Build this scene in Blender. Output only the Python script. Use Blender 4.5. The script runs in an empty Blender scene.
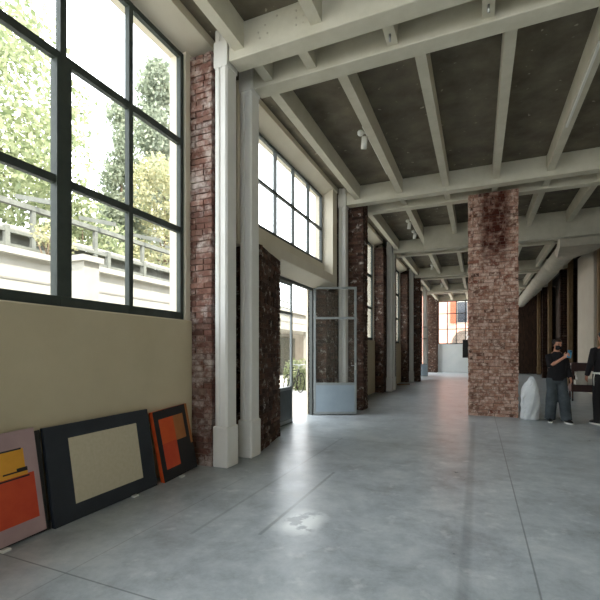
import bpy, math, random
from mathutils import Vector, Matrix
random.seed(7)
C = bpy.context.scene.collection
SC = bpy.context.scene
PI = math.pi

# ------------------------------------------------------------------ camera
F_, CX, HY, VX, CAMH = 415., 300., 352., 478., 1.4
TH = math.atan((VX-CX)/F_)
cam = bpy.data.cameras.new('camera'); camo = bpy.data.objects.new('camera', cam); C.objects.link(camo)
camo.location = (0, 0, CAMH); camo.rotation_euler = (PI/2, 0, TH)
cam.sensor_width = 36; cam.sensor_fit = 'HORIZONTAL'; cam.lens = 36*F_/600.
cam.shift_y = (HY-300)/600.; cam.clip_start = .05; cam.clip_end = 500
SC.camera = camo

# ------------------------------------------------------------------ materials
def lin(c):
    return tuple(((v/255.)/12.92 if v/255. <= .04045 else ((v/255.+.055)/1.055)**2.4) for v in c)+(1,)
def nmat(name):
    m = bpy.data.materials.new(name); m.use_nodes = True
    return m, m.node_tree.nodes, m.node_tree.links, m.node_tree.nodes['Principled BSDF']
def mat(name, c1, c2=None, scale=6., rough=.6, metal=0., bump=0., detail=6., spec=.5, stretch=None, contrast=(.3,.7), rvar=0.):
    """plain surface with a noise mottle between two colours of the stuff itself"""
    m, N, L, B = nmat(name)
    B.inputs['Roughness'].default_value = rough; B.inputs['Metallic'].default_value = metal
    B.inputs['Specular IOR Level'].default_value = spec
    B.inputs['Base Color'].default_value = lin(c1)
    if c2 or bump:
        t = N.new('ShaderNodeTexCoord'); n = N.new('ShaderNodeTexNoise')
        n.inputs['Scale'].default_value = scale; n.inputs['Detail'].default_value = detail; n.inputs['Roughness'].default_value = .6
        if stretch:
            mp = N.new('ShaderNodeMapping'); mp.inputs['Scale'].default_value = stretch
            L.new(t.outputs['Object'], mp.inputs['Vector']); L.new(mp.outputs['Vector'], n.inputs['Vector'])
        else: L.new(t.outputs['Object'], n.inputs['Vector'])
        if c2:
            r = N.new('ShaderNodeValToRGB'); r.color_ramp.elements[0].position = contrast[0]; r.color_ramp.elements[1].position = contrast[1]
            r.color_ramp.elements[0].color = lin(c1); r.color_ramp.elements[1].color = lin(c2)
            L.new(n.outputs['Fac'], r.inputs['Fac']); L.new(r.outputs['Color'], B.inputs['Base Color'])
        if bump:
            b = N.new('ShaderNodeBump'); b.inputs['Strength'].default_value = bump; b.inputs['Distance'].default_value = .02
            L.new(n.outputs['Fac'], b.inputs['Height']); L.new(b.outputs['Normal'], B.inputs['Normal'])
        if rvar:
            mr = N.new('ShaderNodeMapRange'); mr.inputs[3].default_value = rough-rvar; mr.inputs[4].default_value = rough+rvar
            L.new(n.outputs['Fac'], mr.inputs[0]); L.new(mr.outputs[0], B.inputs['Roughness'])
    return m
def brickmat(name, cols, wash=None, washamt=(.5,.62), stain=None, wscale=2.6):
    """every brick takes its own fired colour; optional limewash patches, optional old stain box (object space)"""
    m, N, L, B = nmat(name)
    g = N.new('ShaderNodeNewGeometry'); r = N.new('ShaderNodeValToRGB'); r.color_ramp.interpolation = 'LINEAR'
    el = r.color_ramp.elements
    while len(el) < len(cols): el.new(.5)
    for i, c in enumerate(cols):
        el[i].position = i/(len(cols)-1.); el[i].color = lin(c)
    L.new(g.outputs['Random Per Island'], r.inputs['Fac'])
    t = N.new('ShaderNodeTexCoord'); n = N.new('ShaderNodeTexNoise'); n.inputs['Scale'].default_value = 30; n.inputs['Detail'].default_value = 5
    L.new(t.outputs['Object'], n.inputs['Vector'])
    hs = N.new('ShaderNodeMix'); hs.data_type = 'RGBA'; hs.blend_type = 'MULTIPLY'; hs.inputs['Factor'].default_value = .7
    r2 = N.new('ShaderNodeValToRGB'); r2.color_ramp.elements[0].position = .3; r2.color_ramp.elements[1].position = .6
    r2.color_ramp.elements[0].color = (.45,.42,.4,1); r2.color_ramp.elements[1].color = (1,1,1,1)
    L.new(n.outputs['Fac'], r2.inputs['Fac']); L.new(r.outputs['Color'], hs.inputs[6]); L.new(r2.outputs['Color'], hs.inputs[7])
    col = hs.outputs[2]
    if wash:
        n2 = N.new('ShaderNodeTexNoise'); n2.inputs['Scale'].default_value = wscale; n2.inputs['Detail'].default_value = 9; n2.inputs['Roughness'].default_value = .7
        L.new(t.outputs['Object'], n2.inputs['Vector'])
        r3 = N.new('ShaderNodeValToRGB'); r3.color_ramp.elements[0].position = washamt[0]; r3.color_ramp.elements[1].position = washamt[1]
        L.new(n2.outputs['Fac'], r3.inputs['Fac'])
        mx = N.new('ShaderNodeMix'); mx.data_type = 'RGBA'; mx.inputs[7].default_value = lin(wash)
        L.new(r3.outputs['Color'], mx.inputs['Factor']); L.new(col, mx.inputs[6]); col = mx.outputs[2]
    if stain:
        x0, x1, z0, z1, sc = stain
        sp = N.new('ShaderNodeSeparateXYZ'); L.new(t.outputs['Object'], sp.inputs[0])
        n4 = N.new('ShaderNodeTexNoise'); n4.inputs['Scale'].default_value = 7; n4.inputs['Detail'].default_value = 6; L.new(t.outputs['Object'], n4.inputs['Vector'])
        def rng(o, a, b, soft):
            q1 = N.new('ShaderNodeMapRange'); q1.inputs[1].default_value = a-soft; q1.inputs[2].default_value = a+soft; L.new(o, q1.inputs[0])
            q2 = N.new('ShaderNodeMapRange'); q2.inputs[1].default_value = b+soft; q2.inputs[2].default_value = b-soft; L.new(o, q2.inputs[0])
            mm = N.new('ShaderNodeMath'); mm.operation = 'MULTIPLY'; L.new(q1.outputs[0], mm.inputs[0]); L.new(q2.outputs[0], mm.inputs[1]); return mm.outputs[0]
        a = rng(sp.outputs['X'], x0, x1, .07); b = rng(sp.outputs['Z'], z0, z1, .28)
        mm = N.new('ShaderNodeMath'); mm.operation = 'MULTIPLY'; L.new(a, mm.inputs[0]); L.new(b, mm.inputs[1])
        nz = N.new('ShaderNodeMapRange'); nz.inputs[1].default_value = .35; nz.inputs[2].default_value = .55; nz.inputs[3].default_value = .45; L.new(n4.outputs['Fac'], nz.inputs[0])
        m2 = N.new('ShaderNodeMath'); m2.operation = 'MULTIPLY'; L.new(mm.outputs[0], m2.inputs[0]); L.new(nz.outputs[0], m2.inputs[1])
        mx = N.new('ShaderNodeMix'); mx.data_type = 'RGBA'; mx.inputs[7].default_value = lin(sc)
        L.new(m2.outputs[0], mx.inputs['Factor']); L.new(col, mx.inputs[6]); col = mx.outputs[2]
    L.new(col, B.inputs['Base Color']); B.inputs['Roughness'].default_value = .9; B.inputs['Specular IOR Level'].default_value = .2
    bp = N.new('ShaderNodeBump'); bp.inputs['Strength'].default_value = .5; bp.inputs['Distance'].default_value = .01
    L.new(n.outputs['Fac'], bp.inputs['Height']); L.new(bp.outputs['Normal'], B.inputs['Normal'])
    return m
def glassmat():
    m, N, L, B = nmat('window_glass'); N.remove(B)
    o = N['Material Output']; tr = N.new('ShaderNodeBsdfTransparent'); tr.inputs[0].default_value = (.975,.985,.985,1)
    gl = N.new('ShaderNodeBsdfGlossy'); gl.inputs['Roughness'].default_value = .02
    lw = N.new('ShaderNodeLayerWeight'); lw.inputs[0].default_value = .5
    pw = N.new('ShaderNodeMath'); pw.operation = 'POWER'; pw.inputs[1].default_value = 5; L.new(lw.outputs['Facing'], pw.inputs[0])
    ad = N.new('ShaderNodeMath'); ad.operation = 'MULTIPLY_ADD'; ad.inputs[1].default_value = .9; ad.inputs[2].default_value = .025; L.new(pw.outputs[0], ad.inputs[0])
    mx = N.new('ShaderNodeMixShader'); L.new(ad.outputs[0], mx.inputs[0]); L.new(tr.outputs[0], mx.inputs[1]); L.new(gl.outputs[0], mx.inputs[2])
    L.new(mx.outputs[0], o.inputs['Surface']); return m
def leafmat(name, cols):
    m, N, L, B = nmat(name)
    g = N.new('ShaderNodeNewGeometry'); r = N.new('ShaderNodeValToRGB'); el = r.color_ramp.elements
    while len(el) < len(cols): el.new(.5)
    for i, c in enumerate(cols): el[i].position = i/(len(cols)-1.); el[i].color = lin(c)
    L.new(g.outputs['Random Per Island'], r.inputs['Fac']); L.new(r.outputs['Color'], B.inputs['Base Color']); B.inputs['Roughness'].default_value = .6
    tl = N.new('ShaderNodeBsdfTranslucent'); L.new(r.outputs['Color'], tl.inputs[0])
    mx = N.new('ShaderNodeMixShader'); mx.inputs[0].default_value = .5
    o = N['Material Output']; L.new(B.outputs[0], mx.inputs[1]); L.new(tl.outputs[0], mx.inputs[2]); L.new(mx.outputs[0], o.inputs['Surface'])
    return m
def floormat():
    m, N, L, B = nmat('polished_concrete')
    t = N.new('ShaderNodeTexCoord'); sp = N.new('ShaderNodeSeparateXYZ'); L.new(t.outputs['Object'], sp.inputs[0])
    n1 = N.new('ShaderNodeTexNoise'); n1.inputs['Scale'].default_value = 1.7; n1.inputs['Detail'].default_value = 14; n1.inputs['Roughness'].default_value = .76; n1.inputs['Distortion'].default_value = .15
    n2 = N.new('ShaderNodeTexNoise'); n2.inputs['Scale'].default_value = 5.5; n2.inputs['Detail'].default_value = 8; n2.inputs['Roughness'].default_value = .6
    n3 = N.new('ShaderNodeTexNoise'); n3.inputs['Scale'].default_value = 60; n3.inputs['Detail'].default_value = 4
    for n in (n1, n2, n3): L.new(t.outputs['Object'], n.inputs['Vector'])
    r = N.new('ShaderNodeValToRGB'); el = r.color_ramp.elements; el.new(.5); el.new(.6)
    for e, p, c in zip(el, (.36, .46, .53, .64), ((142, 148, 151), (160, 168, 173), (172, 180, 184), (190, 195, 197))): e.position = p; e.color = lin(c)
    L.new(n1.outputs['Fac'], r.inputs['Fac'])
    r2 = N.new('ShaderNodeValToRGB'); r2.color_ramp.elements[0].position = .58; r2.color_ramp.elements[1].position = .70
    L.new(n2.outputs['Fac'], r2.inputs['Fac'])
    mx = N.new('ShaderNodeMix'); mx.data_type = 'RGBA'; mx.inputs[7].default_value = lin((206,210,210))
    q = N.new('ShaderNodeMath'); q.operation = 'MULTIPLY'; q.inputs[1].default_value = .55; L.new(r2.outputs['Color'], q.inputs[0])
    L.new(q.outputs[0], mx.inputs['Factor']); L.new(r.outputs['Color'], mx.inputs[6])
    # casting joints: thin dark lines at fixed places
    def line(sock, pos, hw, lo=None, hi=None, other=None):
        a = N.new('ShaderNodeMath'); a.operation = 'SUBTRACT'; a.inputs[1].default_value = pos; L.new(sock, a.inputs[0])
        b = N.new('ShaderNodeMath'); b.operation = 'ABSOLUTE'; L.new(a.outputs[0], b.inputs[0])
        c = N.new('ShaderNodeMapRange'); c.inputs[1].default_value = hw; c.inputs[2].default_value = hw*.4; L.new(b.outputs[0], c.inputs[0]); out = c.outputs[0]
        if lo is not None:
            for op, v in (('GREATER_THAN', lo), ('LESS_THAN', hi)):
                d = N.new('ShaderNodeMath'); d.operation = op; d.inputs[1].default_value = v; L.new(other, d.inputs[0])
                e = N.new('ShaderNodeMath'); e.operation = 'MULTIPLY'; L.new(out, e.inputs[0]); L.new(d.outputs[0], e.inputs[1]); out = e.outputs[0]
        return out
    X, Y = sp.outputs['X'], sp.outputs['Y']
    lines = [(line(X, .33, .008), .55), (line(Y, 1.83, .008, -3.5, -.9, X), .6), (line(X, -1.54, .022, 2.8, 4.6, Y), .45), (line(X, -2.03, .02, 2.6, 6.5, Y), .3),
             (line(X, -.08, .05, 1., 9., Y), .22), (line(X, -2.4, .008, -6, 4., Y), .3), (line(Y, 6.4, .010, -2.6, .33, X), .35), (line(Y, 12., .012, -3, 3.4, X), .4)]
    col = mx.outputs[2]
    for o, k in lines:
        kk = N.new('ShaderNodeMath'); kk.operation = 'MULTIPLY'; kk.inputs[1].default_value = k; L.new(o, kk.inputs[0])
        m3 = N.new('ShaderNodeMix'); m3.data_type = 'RGBA'; m3.inputs[7].default_value = lin((62,66,68)); L.new(kk.outputs[0], m3.inputs['Factor']); L.new(col, m3.inputs[6]); col = m3.outputs[2]
    # an irregular pale patch beside the short joint
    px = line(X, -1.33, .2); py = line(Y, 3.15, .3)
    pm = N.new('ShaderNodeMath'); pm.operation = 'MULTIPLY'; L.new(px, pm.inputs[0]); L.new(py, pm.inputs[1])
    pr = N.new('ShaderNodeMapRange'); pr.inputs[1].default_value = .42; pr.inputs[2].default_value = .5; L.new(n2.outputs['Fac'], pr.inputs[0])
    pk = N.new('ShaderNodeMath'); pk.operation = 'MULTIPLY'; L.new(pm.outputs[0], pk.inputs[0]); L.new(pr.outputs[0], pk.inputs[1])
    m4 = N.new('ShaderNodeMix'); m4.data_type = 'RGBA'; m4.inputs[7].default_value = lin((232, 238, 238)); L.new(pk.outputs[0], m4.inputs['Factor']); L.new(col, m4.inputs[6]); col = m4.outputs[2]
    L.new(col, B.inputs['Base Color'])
    mr = N.new('ShaderNodeMapRange'); mr.inputs[1].default_value = .3; mr.inputs[2].default_value = .7; mr.inputs[3].default_value = .26; mr.inputs[4].default_value = .40
    L.new(n1.outputs['Fac'], mr.inputs[0]); L.new(mr.outputs[0], B.inputs['Roughness']); B.inputs['Specular IOR Level'].default_value = .5
    bp = N.new('ShaderNodeBump'); bp.inputs['Strength'].default_value = .05; bp.inputs['Distance'].default_value = .01
    L.new(n1.outputs['Fac'], bp.inputs['Height']); L.new(bp.outputs['Normal'], B.inputs['Normal'])
    return m

M = {}
M['floor'] = floormat()
M['plaster'] = mat('white_plaster', (204,196,178), (214,207,190), 1.5, .85, bump=.05)
M['khaki'] = mat('khaki_wall_paint', (184, 172, 144), (196, 184, 156), 1.5, .85, bump=.05)
M['paint'] = mat('white_concrete_paint', (220,219,214), (230,229,225), 3., .75, bump=.06)
M['ribpaint'] = mat('pale_beam_paint', (192, 188, 170), (206, 202, 186), 4., .75, bump=.08)
M['endwhite'] = mat('skylit_white_paint', (226,232,232), (236,240,240), 2., .8)  # end knee wall: whiter and bluer, skylight put into the colour
M['slab'] = mat('bare_slab_soffit', (84,78,66), (126,118,102), 2.2, .95, bump=.4, contrast=(.3,.75), detail=10)
def specks(m):
    N, L = m.node_tree.nodes, m.node_tree.links; B = N['Principled BSDF']
    src = B.inputs['Base Color'].links[0].from_socket
    t = N.new('ShaderNodeTexCoord'); n = N.new('ShaderNodeTexNoise'); n.inputs['Scale'].default_value = 9; n.inputs['Detail'].default_value = 3
    L.new(t.outputs['Object'], n.inputs['Vector']); r = N.new('ShaderNodeValToRGB'); r.color_ramp.elements[0].position = .68; r.color_ramp.elements[1].position = .73
    L.new(n.outputs['Fac'], r.inputs['Fac']); mx = N.new('ShaderNodeMix'); mx.data_type = 'RGBA'; mx.inputs[7].default_value = lin((176,168,152))
    L.new(r.outputs['Color'], mx.inputs['Factor']); L.new(src, mx.inputs[6]); L.new(mx.outputs[2], B.inputs['Base Color'])
specks(M['slab'])
M['brick'] = brickmat('pillar_brick', [(104, 72, 60), (172, 130, 112), (192, 154, 136), (150, 106, 88), (204, 172, 156), (130, 82, 66), (184, 144, 124), (80, 54, 44)], wash=(210, 186, 170), washamt=(.47, .62), wscale=9., stain=(-.24, .30, 3.45, 6.0, (70, 32, 22)))
M['brickwash'] = brickmat('limewashed_brick', [(88, 62, 54), (122, 88, 78), (108, 76, 66), (138, 104, 92), (100, 78, 70)], wash=(190, 178, 170), washamt=(.48, .66), wscale=4.5)
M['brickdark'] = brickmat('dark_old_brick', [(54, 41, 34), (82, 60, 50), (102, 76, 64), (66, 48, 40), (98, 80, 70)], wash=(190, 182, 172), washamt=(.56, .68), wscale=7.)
M['mortar'] = mat('lime_mortar', (96,76,66), (140,116,102), 14., .95, bump=.3)
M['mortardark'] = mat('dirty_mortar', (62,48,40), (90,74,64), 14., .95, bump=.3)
M['wallbrick'] = brickmat('dark_brown_brick', [(40,28,20), (56,38,28), (48,34,24), (66,46,34)])
M['steel'] = mat('grey_steel_frame', (58,64,62), (70,76,74), 8., .45, spec=.4)
M['darksteel'] = mat('dark_window_steel', (50,57,53), (62,69,64), 8., .6, spec=.3)
M['doorpanel'] = mat('blue_grey_door_panel', (128,142,152), (138,152,162), 3., .4, spec=.5)
M['doorframe'] = mat('pale_grey_door_frame', (120,126,126), (134,140,140), 6., .45)
M['glass'] = glassmat()
M['galv'] = mat('galvanised_duct', (176,170,154), (194,188,172), 5., .55, metal=.1, rvar=.08)
M['black'] = mat('black_plastic', (16,16,17), (24,24,25), 10., .5)
M['white'] = mat('white_enamel', (224,224,218), None, rough=.4)
M['chrome'] = mat('brushed_metal', (170,172,172), None, rough=.3, metal=.9)
M['wood'] = mat('dark_red_brown_wood', (48,22,16), (66,32,24), 5., .5, stretch=(1,8,1))
M['board'] = mat('plank_and_dimlit_column', (120,96,66), (146,120,86), 5., .8, stretch=(1,8,1))
M['paper'] = mat('white_paper', (206,200,188), (222,218,206), 20., .9)
M['bag'] = mat('white_plastic_film', (206,212,216), (232,236,238), 3., .38, bump=.12)
# paintings
M['pinkwhite'] = mat('pale_lilac_paint', (156, 130, 132), (170, 144, 144), 5., .7, bump=.05)
M['yellow'] = mat('ochre_yellow_paint', (206,142,36), (220,158,50), 6., .7)
M['red'] = mat('orange_red_paint', (184, 58, 28), (198, 76, 38), 6., .7)
M['orange'] = mat('bright_orange_paint', (206,84,26), (190,64,20), 4., .65)
M['browntan'] = mat('tan_brown_paint', (150,92,46), (166,106,58), 6., .7)
M['blackpaint'] = mat('black_paint', (20,18,20), (30,27,28), 6., .7)
M['navy'] = mat('dark_navy_paint', (26,32,40), (36,42,50), 6., .6)
M['linen'] = mat('pale_cream_canvas', (188, 178, 152), (198, 188, 164), 30., .85)
# outside
M['extwhite'] = mat('white_render', (140,138,130), (156,154,146), 2., .9)
M['groove'] = mat('grey_shadow_gap_strip', (120,118,112), None, rough=.9)
M['extgrey'] = mat('grey_weathered_timber', (84,86,80), (106,108,100), 4., .9)
M['salmon'] = mat('salmon_render', (196, 142, 124), (206, 156, 138), 1.5, .95)
M['shutter'] = mat('red_brown_shutter', (150,74,50), (166,88,62), 8., .8)
M['darkglass'] = mat('dark_window_glass', (40,44,50), None, rough=.15)
M['stone'] = mat('grey_stone', (74, 66, 60), (98, 88, 80), 6., .95)
M['ground'] = mat('pale_paving', (196,194,186), (214,212,206), 2., .95)
M['bark'] = mat('tree_bark', (82,68,54), (112,96,78), 8., .95, bump=.3)
M['leafA'] = leafmat('fresh_leaves', [(112,124,86), (144,152,112), (172,176,142), (100,114,80)])
M['leafB'] = leafmat('conifer_leaves', [(104,114,94), (128,136,116), (146,152,130), (94,106,86)])
M['leafC'] = leafmat('yellowing_leaves', [(148,148,112), (166,160,122), (136,142,106), (178,172,140)])
M['rubber'] = mat('black_rubber', (22,22,22), None, rough=.8)
# people
M['skin'] = mat('skin', (188,134,108), (196,142,116), 12., .55)
M['hair'] = mat('dark_hair', (26,20,17), (38,29,24), 40., .5, stretch=(1,1,.2))
M['blackcloth'] = mat('black_knit', (17,15,18), (25,23,27), 40., .95, bump=.2)
M['blackcloth2'] = mat('black_trouser_cloth', (14,13,14), (21,20,21), 30., .95, bump=.15)
M['denim'] = mat('washed_dark_denim', (48,55,60), (74,82,86), 5., .9, bump=.15, contrast=(.35,.65))
M['mask'] = mat('black_face_mask', (14,13,15), None, rough=.9)
M['sole'] = mat('white_rubber_sole', (220,220,214), None, rough=.6)
M['phone'] = mat('blue_phone_case', (70,142,182), None, rough=.4)
M['eye'] = mat('dark_eye', (22,16,14), None, rough=.2)
M['lip'] = mat('lip', (158,92,84), None, rough=.5)
M['belt'] = mat('white_belt', (226,224,216), None, rough=.6)

# ------------------------------------------------------------------ mesh builder
class MB:
    def __init__(s): s.v = []; s.f = []; s.m = []; s.sm = []
    def face(s, ids, m=0, sm=False): s.f.append(tuple(ids)); s.m.append(m); s.sm.append(sm)
    def box(s, x0, x1, y0, y1, z0, z1, m=0):
        b = len(s.v)
        s.v += [(x0,y0,z0),(x1,y0,z0),(x1,y1,z0),(x0,y1,z0),(x0,y0,z1),(x1,y0,z1),(x1,y1,z1),(x0,y1,z1)]
        for q in ((0,3,2,1),(4,5,6,7),(0,1,5,4),(1,2,6,5),(2,3,7,6),(3,0,4,7)): s.face([b+i for i in q], m)
        return s
    def obox(s, o, ux, uy, uz, m=0):
        b = len(s.v); o, ux, uy, uz = map(Vector, (o, ux, uy, uz))
        for k in (0, 1):
            for i, j in ((0,0),(1,0),(1,1),(0,1)): s.v.append(tuple(o+ux*i+uy*j+uz*k))
        for q in ((0,3,2,1),(4,5,6,7),(0,1,5,4),(1,2,6,5),(2,3,7,6),(3,0,4,7)): s.face([b+i for i in q], m)
        return s
    def prism(s, poly, z0, z1, m=0):
        b = len(s.v); n = len(poly)
        s.v += [(x,y,z0) for x,y in poly]+[(x,y,z1) for x,y in poly]
        s.face([b+i for i in range(n)][::-1], m); s.face([b+n+i for i in range(n)], m)
        for i in range(n): j = (i+1) % n; s.face((b+i, b+j, b+n+j, b+n+i), m)
        return s
    def extr(s, poly, axis, a0, a1, m=0):
        """poly of (p,q) extruded along an axis: axis 'y' -> (x,z) polygon, 'x' -> (y,z)"""
        b = len(s.v); n = len(poly)
        for a in (a0, a1):
            for p, q in poly: s.v.append((p, a, q) if axis == 'y' else (a, p, q))
        s.face([b+i for i in range(n)], m); s.face([b+n+i for i in range(n)][::-1], m)
        for i in range(n): j = (i+1) % n; s.face((b+j, b+i, b+n+i, b+n+j), m)
        return s
    def rings(s, rs, m=0, sm=True, cap=True):
        b = len(s.v); n = len(rs[0])
        for r in rs: s.v += [tuple(p) for p in r]
        for k in range(len(rs)-1):
            for i in range(n): j = (i+1) % n; s.face((b+k*n+i, b+k*n+j, b+(k+1)*n+j, b+(k+1)*n+i), m, sm)
        if cap: s.face([b+i for i in range(n)][::-1], m, sm); s.face([b+(len(rs)-1)*n+i for i in range(n)], m, sm)
        return s
    def tube(s, pts, rad, n=10, m=0, sm=True, flat=1., up=None):
        """tube along points; rad a number or one per point; flat squeezes the second axis"""
        pts = [Vector(p) for p in pts]
        if not isinstance(rad, (list, tuple)): rad = [rad]*len(pts)
        rs = []; prev = None
        for i, p in enumerate(pts):
            t = (pts[min(i+1, len(pts)-1)]-pts[max(i-1, 0)]).normalized()
            if prev is None:
                a = Vector(up) if up else (Vector((0,0,1)) if abs(t.z) < .9 else Vector((1,0,0)))
            else: a = prev
            u = (a-t*a.dot(t)).normalized(); w = t.cross(u); prev = u
            r = rad[i]; ra, rb = (r if isinstance(r, (tuple, list)) else (r, r*flat))
            rs.append([p+u*ra*math.cos(2*PI*k/n)+w*rb*math.sin(2*PI*k/n) for k in range(n)])
        return s.rings(rs, m, sm)
    def ell(s, c, rx, ry, rz, m=0, nu=14, nv=9, rot=None):
        rs = []; c = Vector(c)
        for k in range(nv+1):
            a = -PI/2+PI*k/nv; a = max(-PI/2+.05, min(PI/2-.05, a)); r = []
            for i in range(nu):
                b = 2*PI*i/nu; p = Vector((rx*math.cos(a)*math.cos(b), ry*math.cos(a)*math.sin(b), rz*math.sin(a)))
                if rot: p = rot @ p
                r.append(c+p)
            rs.append(r)
        return s.rings(rs, m)
    def mesh(s, name, mats, off=(0,0,0)):
        me = bpy.data.meshes.new(name)
        me.from_pydata([(x-off[0], y-off[1], z-off[2]) for x,y,z in s.v], [], s.f)
        for m in mats: me.materials.append(M[m] if isinstance(m, str) else m)
        me.polygons.foreach_set('material_index', s.m); me.polygons.foreach_set('use_smooth', s.sm)
        me.update(); return me

def tag(o, label=None, cat=None, group=None, kind=None):
    if label: o['label'] = label
    if cat: o['category'] = cat
    if group: o['group'] = group
    if kind: o['kind'] = kind
    return o
def one(name, mb, mats, label=None, cat=None, group=None, kind=None, origin=None, bevel=0, world=True):
    """a thing that is one mesh"""
    if isinstance(mats, str): mats = [mats]
    if origin is None:
        xs, ys, zs = zip(*mb.v); origin = ((min(xs)+max(xs))/2, (min(ys)+max(ys))/2, min(zs))
    o = bpy.data.objects.new(name, mb.mesh(name, mats, origin)); C.objects.link(o); o.location = origin
    if bevel: bev(o, bevel)
    return tag(o, label, cat, group, kind)
def thing(name, loc, label=None, cat=None, group=None, kind=None, rz=0):
    o = bpy.data.objects.new(name, None); C.objects.link(o); o.location = loc; o.rotation_euler = (0,0,rz); o.empty_display_size = .2
    return tag(o, label, cat, group, kind)
def wloc(o):
    v = Vector((0,0,0))
    while o: v += o.location; o = o.parent
    return v
def part(name, mb, mats, parent, world=True, label=None, kind=None, bevel=0):
    if isinstance(mats, str): mats = [mats]
    o = bpy.data.objects.new(name, mb.mesh(name, mats, wloc(parent) if world else (0,0,0))); C.objects.link(o); o.parent = parent
    if bevel: bev(o, bevel)
    return tag(o, label, kind=kind)
def bev(o, w, seg=2):
    b = o.modifiers.new('bevel', 'BEVEL'); b.width = w; b.segments = seg; b.limit_method = 'ANGLE'
def fuse(o, voxel, smooth=3, fac=.5):
    """merge overlapping lofts into one continuous skin"""
    r = o.modifiers.new('fuse', 'REMESH'); r.mode = 'VOXEL'; r.voxel_size = voxel; r.use_smooth_shade = True
    s = o.modifiers.new('smooth', 'SMOOTH'); s.iterations = smooth; s.factor = fac
    dg = bpy.context.evaluated_depsgraph_get(); dg.update()
    me = bpy.data.meshes.new_from_object(o.evaluated_get(dg)); me.name = o.name
    o.modifiers.clear(); o.data = me
    for p in me.polygons: p.use_smooth = True
    return o
def copy_tree(o, parent=None):
    c = o.copy(); C.objects.link(c)
    if parent: c.parent = parent
    for ch in list(o.children): copy_tree(ch, c)
    return c

def bricks(poly, z0, z1, open_edges=(), course=.073, L=.245, H=.12, jit=.012, proud=.022):
    """bricked shaft on a footprint: a mortar core and every facing brick as its own little block"""
    cxm = sum(p[0] for p in poly)/len(poly); cym = sum(p[1] for p in poly)/len(poly)
    mb = MB()
    core = []
    n = len(poly)
    for i in range(n):                                     # inset polygon
        p, a, b = Vector(poly[i]), Vector(poly[i-1]), Vector(poly[(i+1) % n])
        d1 = (p-a).normalized(); d2 = (b-p).normalized()
        n1 = Vector((-d1.y, d1.x)); n2 = Vector((-d2.y, d2.x))
        q = p+(n1+n2)/(1+n1.dot(n2))*proud
        core.append((q.x, q.y))
    mb.prism(core, z0, z1, 1)
    k = 0; z = z0
    while z < z1-.02:
        zt = min(z+course-.011, z1)
        for e in range(n):
            if e in open_edges: continue
            p, q = Vector(poly[e]), Vector(poly[(e+1) % n]); ln = (q-p).length; d = (q-p)/ln; nin = Vector((-d.y, d.x))
            s = 0; odd = (k+e) % 2
            first = True
            while s < ln-.02:
                w = (H if (first and odd) or random.random() < .3 else L)*random.uniform(.93, 1.05)
                first = False
                e1 = min(s+w, ln)
                if ln-e1 < .05: e1 = ln
                jj = random.uniform(-jit, jit*.5)
                if random.random() < .05: jj -= .012
                a0 = s+(.0 if s == 0 else .005); a1 = e1-(.0 if e1 == ln else .005)
                o = p+d*(a0+(random.uniform(-.006, .006)))-nin*jj
                dz = random.uniform(-.003, .003)
                mb.obox((o.x, o.y, z+dz), (d.x*(a1-a0), d.y*(a1-a0), 0), (nin.x*.05, nin.y*.05, 0), (0, 0, zt-z), 0)
                s = e1
        z += course; k += 1
    return mb

# ------------------------------------------------------------------ the setting
G = [4.23+5.25*i for i in range(6)]            # first column of each pair, g1..g6
OFF = [.58, .72, .58, .72, .58, .5]
SOF, SLAB, RIB = 4.88, 5.30, 4.98
Y0, Y1 = -6.4, 30.4
XL, XR = -3.55, 3.75
RIBX = [-2.6+.98*i for i in range(7)]

def struct(name, mb, mats, bevel=0): return one(name, mb, mats, kind='structure', bevel=bevel)
struct('floor', MB().box(XL-.02, XR+.3, Y0, Y1+.3, -.2, 0), 'floor').location
fl = bpy.data.objects['floor']
for v in fl.data.vertices: v.co += fl.location
fl.location = (0, 0, 0)
struct('ground', MB().box(-60, XL-.02, -30, 80, -.25, -.02), 'ground')
struct('ground', MB().box(XL-.02, 60, Y1+.3, 80, -.25, -.02), 'ground')
ceil = struct('ceiling', MB().box(XL, XR+.3, Y0, Y1+.3, SLAB, SLAB+.35), 'slab')
spans = []
for i in range(-1, 6):
    a = (G[i]+OFF[i]+.24) if i >= 0 else -.55
    b = G[i+1] if i+1 < 6 else Y1
    spans.append((a, b))
spans[-1] = (G[5]+.3, Y1)
for (a, b) in spans[:-1]:
    for x in RIBX: part('rib', MB().box(x-.065, x+.065, a, b, RIB, SLAB+.01), 'ribpaint', ceil)
struct('roof', MB().box(XL-.25, XR+3., Y0-.1, Y1+.5, SLAB+.36, SLAB+.6), 'extwhite')  # right overhang is out of view, lengthened to block the sun

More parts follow.
